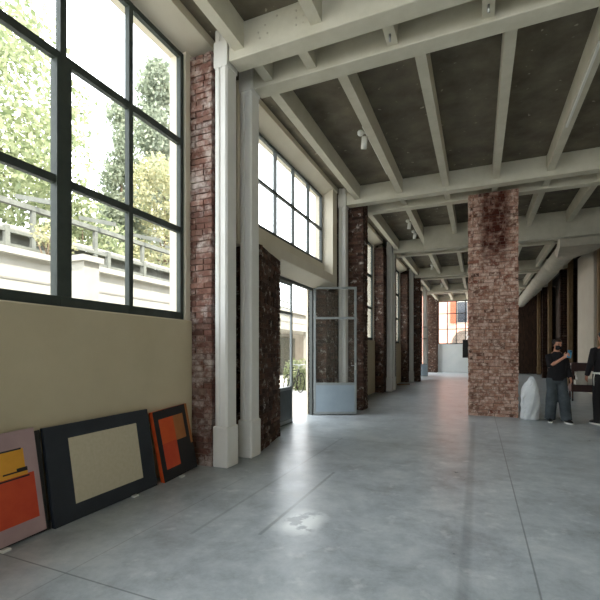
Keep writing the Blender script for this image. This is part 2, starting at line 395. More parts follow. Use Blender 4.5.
# ceiling beams (pairs) with the blocks that tie a pair together
BL = ['nearest pair of ceiling beams', 'pair of ceiling beams over the brick pillar', 'third pair of ceiling beams, behind the boxed-in bulkhead', 'fourth pair of ceiling beams from the camera', 'fifth pair of ceiling beams from the camera', 'last ceiling beams']
def beam(i, k):
    y = G[i]+(OFF[i] if k else 0)
    lab = 'white concrete beam, %s half of the %s' % ('far' if k else 'near', BL[i])
    o = one('ceiling_beam', MB().box(-2.87 if i == 1 else -2.74, 3.39, y, y+.23, SOF, SLAB-.002), 'ribpaint', lab, 'beam', bevel=.012)
    if not k:
        for x in ([-2.5]+[-1.9+1.0*j for j in range(6)] if i == 0 else RIBX):
            st = part('tie_block', MB().box(x-.06, x+.06, y+.23, G[i]+OFF[i], SOF+.05, SLAB), 'ribpaint', o)
            if i == 0 and x in (-.8999999999999999, .10000000000000009, 1.1):
                part('tie_bolt', MB().tube([(x, y+.40, SOF+.06), (x, y+.40, SOF-.03)], .012, 8), 'chrome', st)
        if i == 0:
            hb = MB()
            for (x, z) in [(-2.32, 5.03), (-2.34, 5.10), (-2.22, 5.06), (-2.25, 5.16), (-2.10, 5.22), (-1.86, 5.2), (-1.86, 5.12), (-1.86, 5.04), (-1.77, 5.2), (-1.77, 5.12), (-1.77, 5.04)]:
                hb.tube([(x, y-.008, z), (x, y+.004, z)], .011, 8)
            part('bolt_head', hb, 'galv', o, kind=None)
    return o
for i in range(5):
    for k in (0, 1): beam(i, k)

# columns
def column(xa, xb, y, label, side=1, top=SLAB):
    """square white column with a wider plinth; a shallow channel runs up its face"""
    t = thing('concrete_column', ((xa+xb)/2, y+.115, 0), label, 'column')
    w = xb-xa; c = .022
    # outline with chamfered corners and a groove in the front face
    poly = [(xa+c, y), (xa+w*.36, y), (xa+w*.42, y+.018), (xa+w*.58, y+.018), (xa+w*.64, y), (xb-c, y), (xb, y+c), (xb, y+.23-c), (xb-c, y+.23), (xa+c, y+.23), (xa, y+.23-c), (xa, y+c)]
    part('shaft', MB().prism(poly, .5, top), 'board' if xa > 0 else 'paint', t)  # right-hand columns: the dim warm light there is put into their colour
    e = .016
    m = MB(); pl = [(xa-e, y-e), (xb+e, y-e), (xb+e, y+.23+e), (xa-e, y+.23+e)]
    m.prism(pl, 0, .5)
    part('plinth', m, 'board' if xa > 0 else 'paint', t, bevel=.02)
    m = MB().prism([(xa-.006, y-.006), (xb+.006, y-.006), (xb+.006, y+.236), (xa-.006, y+.236)], SOF-.03, SOF+.28)
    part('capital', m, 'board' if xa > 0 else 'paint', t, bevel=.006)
    return t
XA, XB = -2.98, -2.80
column(XA+.03, XB+.03, G[0], 'white column nearest the camera, left one of the close pair')
column(XA+.06, XB+.06, G[0]+.53, 'white column right behind the nearest one, far one of the close pair')
column(XA-.09, XB-.09, G[1], 'white column rising behind the open glazed door')
column(XA, XB, G[2], 'white column beyond the open glazed door, past the second brick pier')
column(XA, XB, G[2]+.5, 'shaded white column just behind the third window bay')
column(XA, XB, G[3], 'slim distant white column in front of the far brick pier')
column(XA, XB, G[4], 'farthest white column on the left, beside the far open door')
column(XA, XB, G[4]+.5, 'farthest white column on the left, nearest the end wall')
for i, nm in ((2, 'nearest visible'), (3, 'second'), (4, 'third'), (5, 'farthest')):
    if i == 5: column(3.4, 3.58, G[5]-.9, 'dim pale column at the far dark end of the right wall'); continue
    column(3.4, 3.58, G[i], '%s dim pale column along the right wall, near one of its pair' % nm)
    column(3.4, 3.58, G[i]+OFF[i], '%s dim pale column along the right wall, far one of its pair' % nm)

# brick pillar and piers
def brickthing(name, poly, z0, z1, mats, label, cat, open_edges=(), rough=0):
    mb = bricks(poly, z0, z1, open_edges, L=.215, H=.10, jit=.018, proud=.03) if rough else bricks(poly, z0, z1, open_edges)
    xs = [p[0] for p in poly]; ys = [p[1] for p in poly]
    return one(name, mb, mats, label, cat, origin=((min(xs)+max(xs))/2, (min(ys)+max(ys))/2, z0))
def rect(x0, x1, y0, y1): return [(x0,y0),(x1,y0),(x1,y1),(x0,y1)]
pil = brickthing('brick_pillar', rect(-.2, .79, 9.93, 10.08+.75), 0, SOF-.005, ['brick', 'mortar'], 'freestanding square brick pillar in the middle of the hall', 'pillar', rough=1.)
brickthing('brick_pier', rect(-3.34, -2.985, G[0]-.01, G[0]+.2), 0, 5.07, ['brickwash', 'mortar'], 'whitewashed brick strip between the big window and nearest white column', 'brick pier', (2,))
splay_plan = [(-3.5, 5.12), (-2.80, 5.12), (-3.03, 6.23), (-3.5, 6.23)]
brickthing('brick_pier', splay_plan, 0, 2.92, ['brickdark', 'mortardark'], 'low dark brick pier at the left of the doorway', 'brick pier', (3,))
jamb_plan = [(-3.5, 8.66), (-3.42, 8.67), (-3.15, 8.84), (-3.15, 9.44), (-3.5, 9.44)]
brickthing('brick_pier', jamb_plan, 0, 2.80, ['brickdark', 'mortardark'], 'brick jamb seen through the glass of the open door', 'brick pier', (4,))
brickthing('brick_pier', rect(-3.17, -3.105, 9.49, 9.7), 0, 5.2, ['brickdark', 'mortardark'], 'narrow brick strip beside the column behind the open door', 'brick pier', (3,))
brickthing('brick_pier', rect(-3.5, -2.53, 9.74, 10.18), 0, SLAB-.01, ['brickdark', 'mortardark'], 'tall brick pier just right of the open glazed door', 'brick pier', (3,))
brickthing('brick_pier', rect(-3.30, -2.985, G[2]-.53, G[2]-.03), 0, 5.0, ['brickdark', 'mortardark'], 'pale flecked brick strip in front of the third white column', 'brick pier', (2,))
shade_plan = [(-3.3, 15.56), (-2.80, 15.56), (-2.90, 16.0), (-3.3, 16.0)]
brickthing('brick_pier', shade_plan, 0, SLAB-.01, ['brickdark', 'mortardark'], 'shaded brick pier beyond the third pair of columns', 'brick pier', (3,))
brickthing('brick_pier', rect(-3.30, -2.985, G[3]-.53, G[3]-.03), 0, 5.0, ['brickdark', 'mortardark'], 'distant brick strip left of the slim white column', 'brick pier', (2,))
brickthing('brick_pier', rect(-3.5, -2.53, G[3]+.26, G[3]+.70), 0, SLAB-.01, ['brickdark', 'mortardark'], 'distant brick pier left of the far open door', 'brick pier', (3,))
brickthing('brick_pier', rect(-3.30, -3.02, G[4]-.01, G[4]+.2), 0, 5.0, ['brickdark', 'mortardark'], 'farthest brick strip behind the far open door', 'brick pier', (2,))
brickthing('brick_pier', rect(-3.4, -2.58, Y1-.75, Y1-.4), 0, SLAB-.01, ['brickdark', 'mortardark'], 'brick pier in the corner beside the end window', 'brick pier', (3,))

# windows: bars as one frame, all panes as one glazing sheet
def window(n, axis, pos, us, vs, bu, bv, mat_='darksteel', th=.06, thick=()):
    """us / vs bar centres along the wall and up; bu / bv bar widths"""
    t = thing('window_%d' % n, ((pos, (us[0]+us[-1])/2, vs[0]) if axis == 'x' else ((us[0]+us[-1])/2, pos, vs[0])), kind='structure')
    fr, gl = MB(), MB()
    def bx(m, u0, u1, v0, v1, d0, d1):
        if axis == 'x': m.box(pos+d0, pos+d1, u0, u1, v0, v1)
        else: m.box(u0, u1, pos+d0, pos+d1, v0, v1)
    for u, w in zip(us, bu): bx(fr, u-w/2, u+w/2, vs[0]-bv[0]/2, vs[-1]+bv[-1]/2, -th/2, th/2)
    for i, (v, w) in enumerate(zip(vs, bv)):
        for u0, u1, w0, w1 in zip(us[:-1], us[1:], bu[:-1], bu[1:]):
            bx(fr, u0+w0/2, u1-w1/2, v-w/2, v+w/2, -th/2+.004, th/2-.004)
    bx(gl, us[0]-bu[0]/2+.01, us[-1]+bu[-1]/2-.01, vs[0]-bv[0]/2+.01, vs[-1]+bv[-1]/2-.01, -.003, .003)
    for i, hw in thick: bx(fr, us[i]-hw, us[i]+hw, vs[0]+bv[0]/2, vs[-2]-bv[-2]/2, -th/2-.012, th/2+.012)
    part('frame', fr, mat_, t); part('glazing', gl, 'glass', t)
    return t
WX = -3.36
def low_window(n, shift):
    us = [y+shift for y in (-.72, .10, .92, 1.72, 2.52, 3.29, 4.10)]
    if n in (3, 4): return window(n, 'x', WX, us[2:], [1.84, 2.89, 3.97, 5.03], [.07, .055, .06, .055, .06], [.09, .07, .075, .06])
    return window(n, 'x', WX, us, [1.84, 2.89, 3.97, 5.03], [.07, .055, .06, .055, .06, .055, .06], [.09, .07, .075, .06], thick=[(2, .07), (4, .07)])
low_window(1, 0); low_window(3, 9.98); low_window(4, 15.23); low_window(6, -5.25)
def high_window(n, shift):
    us = [y+shift for y in (5.14, 5.93, 6.73, 7.52, 8.31, 9.12)]
    return window(n, 'x', WX-.02, us, [3.5, 4.27, 5.04], [.06, .04, .04, .04, .05, .06], [.06, .045, .05], 'steel')
high_window(2, 0); high_window(5, 15.75)
window(7, 'y', Y1+.05, [-2.53, -1.95, -1.37, -.79, -.21, .37], [1.98, 2.98, 4.05, 4.9], [.06]*6, [.06, .05, .05, .06], 'steel')

# left wall, bay by bay
def low_bay(shift):
    a, b = (-.76 if shift < 9 else .88)+shift, 4.135+shift
    struct('wall_left', MB().box(XL, -3.264, a-.25, b+.08, 0, 1.79), 'khaki', bevel=.015)          # knee wall under the glass
    struct('wall_left', MB().box(XL, -3.30, b, b+.10, 1.79, 5.2), 'plaster')                        # right reveal
    struct('wall_left', MB().box(XL, -3.30, a-.25, a, 1.79, 5.2), 'plaster')
    struct('wall_left', MB().extr([(XL, 5.085), (-3.33, 5.085), (-3.04, 5.19), (-3.04, SLAB), (XL, SLAB)], 'y', a-.25, b+.29), 'plaster')
for s in (0, 9.98, 15.23, -5.25): low_bay(s)
def door_bay(shift):
    struct('wall_left', MB().box(XL, -3.32, 6.26+shift, 9.16+shift, 2.82, 3.46), 'plaster')           # spandrel behind the ledge
    struct('wall_left', MB().box(XL, -3.04, 5.12+shift, 6.26+shift, 2.93, 3.16), 'plaster')
    struct('wall_left', MB().box(XL, -3.32, 5.12+shift, 6.26+shift, 3.16, 3.46), 'plaster')
    struct('wall_left', MB().extr([(-3.32, 2.82), (-3.06, 2.98), (-3.04, 3.16), (-3.30, 3.30), (-3.32, 3.30)], 'y', 6.26+shift, 9.30+shift), 'plaster', bevel=.01)
    struct('wall_left', MB().extr([(XL, 5.08), (-3.34, 5.08), (-3.08, 5.2), (-3.08, SLAB), (XL, SLAB)], 'y', 5.12+shift, 9.47+shift), 'plaster')
    struct('wall_left', MB().box(XL, -3.10, 9.17+shift, 9.46+shift, 2.93, 5.2), 'plaster')           # reveal right of the glass
    struct('wall_left', MB().box(XL, -3.10, 5.0+shift, 5.11+shift, 2.93, 5.2), 'plaster')
    struct('wall_left', MB().box(XL, -3.505, 8.62+shift, 9.47+shift, 0, 2.82), 'plaster')
    if shift: struct('wall_left', MB().box(XL, -3.36, 5.0+shift, 6.3+shift, 0, 2.82), 'plaster')
    else: struct('wall_left', MB().box(XL, -3.505, 5.0, 6.44, 0, 2.82), 'plaster')
door_bay(0); door_bay(15.75)
for g, o in zip(G, OFF):
    struct('wall_left', MB().box(XL-.02, -3.505, g-(.56 if g in G[2:4] else .02), g+o+.40, 0, SLAB-.01), 'plaster')
    if o == .58: struct('wall_left', MB().box(-3.32, -3.2, g+.22, g+.88, 0, SLAB-.02), 'plaster')

# doors
def door_set(n, shift):
    y0, y1, ym = 6.5+shift, 8.62+shift, 7.53+shift
    t = thing('door_%d' % n, (-3.42, (y0+y1)/2, 0), kind='structure')
    m = MB()
    for a, b in ((y0-.06, y0), (y1-.055, y1)): m.box(-3.45, -3.38, a, b, 0, 2.82)
    m.box(-3.449, -3.381, y0, y1-.055, 2.765, 2.82)
    m.box(-3.448, -3.382, y0, ym, 0, .018)
    part('frame', m, 'steel', t)
    lf = MB()                                                             # the closed leaf
    for a, b in ((y0+.01, y0+.06), (ym-.05, ym)): lf.box(-3.43, -3.39, a, b, .02, 2.755)
    for a, b in ((.02, .08), (.66, .72), (2.13, 2.18), (2.705, 2.755)): lf.box(-3.428, -3.392, y0+.06, ym-.05, a, b)
    l = part('leaf', lf, 'doorframe', t)
    part('lower_panel', MB().box(-3.42, -3.40, y0+.06, ym-.05, .08, .66), 'steel', l)
    part('glazing', MB().box(-3.412, -3.408, y0+.06, ym-.05, .72, 2.705), 'glass', l)
    return t
door_set(1, 0); door_set(2, 15.75)
def open_leaf(n, loc, rz, w=.99, label=''):
    """leaf in its own frame of reference: hinge at the origin, width along +x, face towards -y"""
    t = thing('door_%d' % n, loc, kind='structure', rz=rz)
    m = MB()
    for a, b in ((0, .05), (w-.05, w)): m.box(a, b, -.022, .022, .02, 2.85)
    for a, b in ((.02, .07), (.66, .72), (2.13, 2.18), (2.80, 2.85)): m.box(.05, w-.05, -.021, .021, a, b)
    part('leaf_frame', m, 'doorframe', t, world=False, bevel=.004)
    part('lower_panel', MB().box(.05, w-.05, -.012, .012, .07, .66), 'doorpanel', t, world=False)
    part('glazing', MB().box(.05, w-.05, -.003, .003, .72, 2.80), 'glass', t, world=False)
    h = MB().box(w-.04, w-.012, -.03, -.022, 1.0, 1.16); h.tube([(w-.026, -.022, 1.1), (w-.026, -.07, 1.1), (w-.13, -.07, 1.1)], .008, 8)
    part('handle', h, 'chrome', t, world=False)
    hg = MB()
    for z in (.3, 1.45, 2.6): hg.tube([(-.008, -.02, z-.05), (-.008, -.02, z+.05)], .011, 8)
    part('hinge', hg, 'steel', t, world=False)
    return t
ang = math.atan2(9.0-8.60, -2.5+3.36)
open_leaf(3, (-3.36, 8.60, 0), ang, .96)
open_leaf(4, (-3.36, 8.60+15.75, 0), ang, .8)

# right wall: dark brown brick, one white plastered bay
def tex_brick():
    m, N, L, B = nmat('dark_brown_brick_wall')
    t = N.new('ShaderNodeTexCoord'); mp = N.new('ShaderNodeMapping'); mp.inputs['Rotation'].default_value = (PI/2, 0, PI/2)
    b = N.new('ShaderNodeTexBrick'); b.inputs['Scale'].default_value = 1.; b.inputs['Brick Width'].default_value = .25; b.inputs['Row Height'].default_value = .073; b.inputs['Mortar Size'].default_value = .006
    b.inputs['Color1'].default_value = lin((50,34,24)); b.inputs['Color2'].default_value = lin((70,48,34)); b.inputs['Mortar'].default_value = lin((60,48,38))
    L.new(t.outputs['Object'], mp.inputs[0]); L.new(mp.outputs[0], b.inputs['Vector']); L.new(b.outputs['Color'], B.inputs['Base Color']); B.inputs['Roughness'].default_value = .95
    return m
M['brickwall'] = tex_brick()
struct('wall_right', MB().box(XR, XR+.3, 11.2, Y1+.3, 0, SLAB), 'brickwall')
struct('wall_right', MB().box(XR, XR+.3, Y0, 11.2, 0, SLAB), 'plaster')
struct('wall_right', MB().box(3.45, XR, 16.15, 18.5, 0, 4.9), 'plaster', bevel=.02)
for i, a in enumerate((G[3]+.26, G[4]+.26)):
    brickthing('brick_pier', rect(3.17, XR-.01, a+.02, a+.26), 0, SOF-.02, ['wallbrick', 'mortardark'], ['dark brick pier behind the woman on the right wall', 'distant dark brick pier on the right wall'][i], 'brick pier', (1,))
# end wall
struct('wall_back', MB().box(-3.5, -2.56, Y1, Y1+.3, 0, SLAB), 'brickdark')
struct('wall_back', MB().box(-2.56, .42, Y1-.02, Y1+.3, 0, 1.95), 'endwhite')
struct('wall_back', MB().box(-2.56, .42, Y1-.02, Y1+.3, 4.93, SLAB), 'plaster')
struct('wall_back', MB().box(.42, XR, Y1, Y1+.3, 0, SLAB), 'brickwall')
for a, b, c, d in ((XL, XR, 0, 1.6), (XL, XR, 4.4, SLAB), (XL, -1.77, 1.6, 4.4), (3.2, XR, 1.6, 4.4)): struct('wall_front', MB().box(a, b, Y0-.3, Y0, c, d), 'plaster')
window(11, 'y', Y0-.15, [-1.737+1.233*k for k in range(5)], [1.63, 3.0, 4.37], [.06]*5, [.06]*3)  # unseen window, added behind the camera to brighten shaded surfaces
# boxed-in bulkhead under the slab
struct('trim_1', MB().box(-1.55, 3.4, 13.40, 13.62, 4.58, SLAB), 'ribpaint', bevel=.01)

# round duct that flares into the bulkhead
dt = thing('ventilation_duct', (2.5, 20, 4.3), 'grey round ventilation duct hung along the right side, flaring at its near end', 'duct')
def ringc(cx, y, cz, r, n=28): return [(cx+r*math.cos(2*PI*k/n+PI/n), y, cz+r*math.sin(2*PI*k/n+PI/n)) for k in range(n)]
def ringr(x0, x1, y, z0, z1, n=28):
    out = []
    for k in range(n):
        a = 2*PI*k/n+PI/n; c, s = math.cos(a), math.sin(a); q = 1/max(abs(c), abs(s))
        out.append(((x0+x1)/2+(x1-x0)/2*c*q, y, (z0+z1)/2+(z1-z0)/2*s*q))
    return out
DX, DZ, DR = 2.52, 4.56, .28
m = MB()
for k in range(7):
    a = 15.3+k*2.1; b = a+2.1; m.rings([ringc(DX, a, DZ, DR), ringc(DX, b-.06, DZ, DR), ringc(DX, b-.05, DZ, DR+.012), ringc(DX, b-.01, DZ, DR+.012), ringc(DX, b, DZ, DR)], 0, True, True)
part('round_pipe', m, 'galv', dt)
m = MB().rings([ringc(DX, 15.3, DZ, DR), ringr(2.2, 3.0, 14.5, 4.29, 4.83), ringr(2.12, 3.3, 13.64, 4.36, 4.84)], 0, False)
part('flare', m, 'galv', dt)
for y in (16.5, 19.0, 22.6, 26.): part('hanger_rod', MB().tube([(DX, y, DZ+DR-.01), (DX, y, SLAB-.002)], .008, 6), 'steel', dt)

# track lights on the ribs
def track(x, ya, yb, heads, label, z=RIB+.05, face=-1):
    t = thing('track_light', (x+face*.085, (ya+yb)/2, z), label, 'light', 'track lights on the ceiling ribs')
    part('rail', MB().box(x+face*.066, x+face*.10, ya, yb, z, z+.045), 'white', t, bevel=.003)
    for hy in heads:
        h = MB(); p = Vector((x+face*.14, hy, z-.02))
        h.tube([p+Vector((0,0,.03)), p+Vector((-.03,.05,-.15))], .05, 14)
        part('spotlight', h, 'white', t)
        b = MB().ell((x+face*.17, hy-.16, z+.0), .055, .055, .05); b.tube([(x+face*.17, hy-.16, z), (x+face*.09, hy-.10, z+.02)], .014, 8)
        part('sensor_head', b, 'white', t)
    return t
track(RIBX[1], 6.55, 8.5, [6.88], 'white track light with spot head on a rib left of the pillar, nearest one')
track(RIBX[1], 11.6, 13.2, [11.9, 13.0], 'white track light on a rib beside the boxed-in bulkhead')
track(RIBX[1], 16.9, 18.6, [18.2], 'small distant white track light, third along the hall')
track(RIBX[1], 22.2, 23.9, [23.4], 'farthest tiny white track light near the end window')
t = thing('light_rail', (RIBX[4]-.03, 6.7, RIB-.03), 'slim white light rail under the rib at upper right', 'light')
part('rail', MB().box(RIBX[4]-.045, RIBX[4]-.015, 5.75, 7.7, RIB-.028, RIB), 'white', t)

# ------------------------------------------------------------------ things leaning and standing in the hall
def painting(name, x_bot, x_top, ya, yb, h, th, rects, mats, label, edge=0, base=.0, roll=0.):
    """board leaning on the knee wall; rects = (u0,u1,v0,v1,mat) over the front, u along +Y, v up"""
    w = yb-ya; lean = math.asin(min(.9, (x_bot-x_top)/h))
    t = thing(name, (x_bot, ya, base), label, 'painting', 'paintings leaning on the wall')
    t.rotation_euler = (Matrix.Rotation(-lean, 3, 'Y') @ Matrix.Rotation(math.radians(roll), 3, 'X')).to_euler()
    us = sorted({0, w}|{r[0] for r in rects}|{r[1] for r in rects}); vs = sorted({0, h}|{r[2] for r in rects}|{r[3] for r in rects})
    m = MB(); idx = {}
    for i, u in enumerate(us):
        for j, v in enumerate(vs): idx[i, j] = len(m.v); m.v.append((0, u, v))
    for i in range(len(us)-1):
        for j in range(len(vs)-1):
            uc, vc = (us[i]+us[i+1])/2, (vs[j]+vs[j+1])/2; mi = 0
            for r in rects:
                if r[0] <= uc <= r[1] and r[2] <= vc <= r[3]: mi = r[4]
            m.face((idx[i,j], idx[i+1,j], idx[i+1,j+1], idx[i,j+1]), mi)
    part('painted_face', m, mats, t, world=False)
    part('stretcher_box', MB().box(-th, -.002, 0, w, 0, h), mats[edge], t, world=False)
    return t
# pale lilac one with a black backing board standing proud at its right
p1 = painting('leaning_painting', -3.07, -3.19, 1.20, 2.185, .79, .02,
    [(.12,.885,.49,.655,1), (.12,.945,.115,.46,2), (.12,.90,.455,.50,1), (.12,.40,.46,.655,4), (.72,.87,.648,.660,3), (.72,.90,.482,.494,3), (.82,.90,.482,.512,3), (.30,.91,.437,.449,3), (.30,.60,.648,.660,3)],
    ['pinkwhite', 'yellow', 'red', 'blackpaint', 'orange'], 'pale lilac abstract painting with yellow and orange-red blocks, leftmost of three on the floor', roll=1.8)
part('backing_board', MB().obox((-.034, .06, .0), (.012, 0, 0), (0, .955, -.02), (0, .03, .78)), 'blackpaint', p1, world=False)
painting('leaning_painting', -3.07, -3.20, 2.25, 3.39, .80, .035,
    [(.205,.965,.13,.68,1)], ['navy', 'linen'], 'dark navy painting with a blank cream rectangle, middle of three leaning on the wall', roll=.6)
painting('leaning_painting', -3.07, -3.20, 3.50, 4.07, .765, .05,
    [(.07,.30,.12,.67,1), (.30,.47,.39,.67,2), (.07,.30,.12,.40,3), (.53,.57,.30,.765,2)], ['blackpaint', 'orange', 'browntan', 'red'],
    'smaller black painting with orange and tan blocks and orange edges, rightmost of three', edge=1, roll=3.6)
for (y, s, lb) in ((1.86, -3.045, 'small white packing block under the lilac painting'), (3.06, -3.045, 'small white packing block under the navy painting'), (3.75, -3.045, 'small white packing block under the black and orange painting')):
    one('packing_block', MB().box(s-.02, s+.02, y-.03, y+.03, 0, .018), 'white', lb, 'block', 'packing blocks under the paintings', bevel=.003)

# white plastic sack beside the pillar
m = MB(); rs = []; n = 22; rb = random.Random(5)
prof = [(0,.15,.11,0), (.03,.170,.135,0), (.12,.176,.15,.0), (.21,.170,.15,.0), (.30,.178,.152,.0), (.39,.170,.148,.0), (.48,.172,.145,.0), (.56,.160,.138,.004), (.63,.150,.122,.008), (.70,.130,.10,.014), (.76,.105,.075,.022), (.81,.074,.055,.03), (.86,.04,.03,.036), (.895,.012,.012,.038)]
for z, rx, ry, sx in prof:
    r = []
    for k in range(n):
        a = 2*PI*k/n+z*1.1
        f = 1+rb.uniform(-.05, .05)+.06*math.sin(3*a+z*6)+.05*math.sin(5*a-z*11)
        r.append((.985+sx+rx*f*math.cos(a), 9.78+ry*f*math.sin(a), z+(rb.uniform(-.02, .02) if .05 < z < .88 else 0)))
    rs.append(r)
m.rings(rs, 0, False)
sk = one('plastic_sack', m, 'bag', 'full white plastic sack with a pointed top standing against the brick pillar', 'bag')

# black box on the pillar flank
t = thing('wall_box', (-.29, 10.15, 1.27), 'slim black box fixed to the left flank of the brick pillar', 'box')
part('housing', MB().box(-.32, -.2, 10.05, 10.3, 1.27, 1.68), 'black', t, bevel=.008)
part('cover_plate', MB().box(-.312, -.215, 10.042, 10.05, 1.29, 1.66), 'rubber', t)

one('wooden_plank', MB().obox((-3.02, 17.6, 0), (.34, .62, 0), (-.12, .08, 0), (0, 0, .045)), 'board', 'short wooden plank lying on the floor by the far columns', 'plank')

# dark wooden trolley by the white wall panel
t = thing('wooden_trolley', (2.75, 14.1, 0), 'dark brown wooden trolley with shelves standing between the two people', 'trolley')
part('top_box', MB().box(2.44, 3.10, 13.9, 14.32, .86, 1.09), 'wood', t, bevel=.008)
part('shelf', MB().box(2.44, 3.10, 13.9, 14.32, .27, .47), 'wood', t, bevel=.008)
for x in (2.455, 3.045):
    for y in (13.905, 14.275): part('post', MB().box(x, x+.04, y, y+.04, .09, .87), 'wood', t)
for x in (2.475, 3.065):
    for y in (13.925, 14.295):
        c = MB().tube([(x-.015, y, .045), (x+.015, y, .045)], .045, 14); c.box(x-.006, x+.006, y-.01, y+.01, .05, .1)
        part('castor', c, 'rubber', t)
h = MB().tube([(2.44, 13.95, 1.02), (2.36, 13.95, 1.02), (2.36, 13.95, .88), (2.36, 14.27, .88), (2.36, 14.27, 1.02), (2.44, 14.27, 1.02)], .014, 8)
part('handle', h, 'chrome', t)
for k, (z0, hh, x0, w) in enumerate(((.47, .13, 2.56, .27), (.60, .12, 2.60, .22), (.72, .12, 2.58, .25))):
    one('paper_stack', MB().box(x0, x0+w, 13.95, 14.25, z0, z0+hh-.004), 'paper', ['bottom', 'middle', 'top'][k]+' stack of white paper on the dark trolley', 'paper stack', 'paper stacks on the trolley', bevel=.004)
    if k == 0:
        pass
one('paper_stack', MB().obox((2.86, 13.97, .47), (.16, .02, 0), (-.02, .2, 0), (0, 0, .17)), 'paper', 'small pile of white paper at the right of the trolley shelf', 'paper stack', 'paper stacks on the trolley')

# ------------------------------------------------------------------ people
def hand(m, wrist, d, side, palm, curl=.5, size=1.):
    """five separate fingers on a palm. d forearm direction, palm = palm normal, side = thumb side"""
    w, d, nn, sd = Vector(wrist), Vector(d).normalized(), Vector(palm).normalized(), Vector(side).normalized()
    sd = (sd-d*sd.dot(d)).normalized(); nn = (nn-d*nn.dot(d)-sd*nn.dot(sd)).normalized()
    m.tube([w-d*.03, w+d*.01, w+d*.05*size, w+d*.085*size], [(.024, .019), (.027, .018), (.039, .016), (.037, .013)], 12, up=sd)
    for k, (off, ln) in enumerate(((.029, .070), (.010, .080), (-.010, .074), (-.029, .058))):
        p = w+d*.078*size+sd*off*size; pts = [p]; a = .15
        for j, f in enumerate((.42, .32, .26)):
            a += curl*(.55+.35*j); pts.append(pts[-1]+(d*math.cos(a)+nn*math.sin(a)+sd*off*.8)*ln*f*size)
        m.tube(pts, [.0095, .0095, .0088, .0072], 8)
    p = w+d*.025+sd*.022
    m.tube([p, p+(d*.5+sd*.75+nn*.25).normalized()*.036*size, p+(d*.5+sd*.75+nn*.25).normalized()*.036*size+(d*.8+sd*.25+nn*.5).normalized()*.034*size, p+(d*.5+sd*.75+nn*.25).normalized()*.036*size+(d*.8+sd*.25+nn*.5).normalized()*.034*size+(d*.9+nn*.4).normalized()*.024*size], [.014, .012, .010, .008], 8)

def head(m, c, R, s=1.):
    """skull, jaw, nose, ears, lips, brow; local face direction -y, c = centre between eyes height"""
    def P(x, y, z): return Vector(c)+R @ Vector((x*s, y*s, z*s))
    def E(x, y, z, a, b, e): m.ell(P(x, y, z), a*s, b*s, e*s, 0, 18, 12, R)
    E(0, .012, .028, .076, .095, .086); E(0, -.018, -.02, .066, .070, .080); E(0, -.035, -.072, .045, .048, .036)
    E(0, -.078, -.105+.012, .022, .018, .016)                              # chin
    m.tube([P(0, -.086, .012), P(0, -.102, -.018), P(0, -.108, -.032)], [.009*s, .013*s, .016*s], 8)
    E(.030, -.066, -.024, .022, .018, .018); E(-.030, -.066, -.024, .022, .018, .018)
    E(0, -.080, .022, .046, .012, .010)                                    # brow
    for q in (-1, 1): E(q*.076, .006, -.008, .009, .018, .030)
    E(0, -.086, -.062, .022, .010, .008)

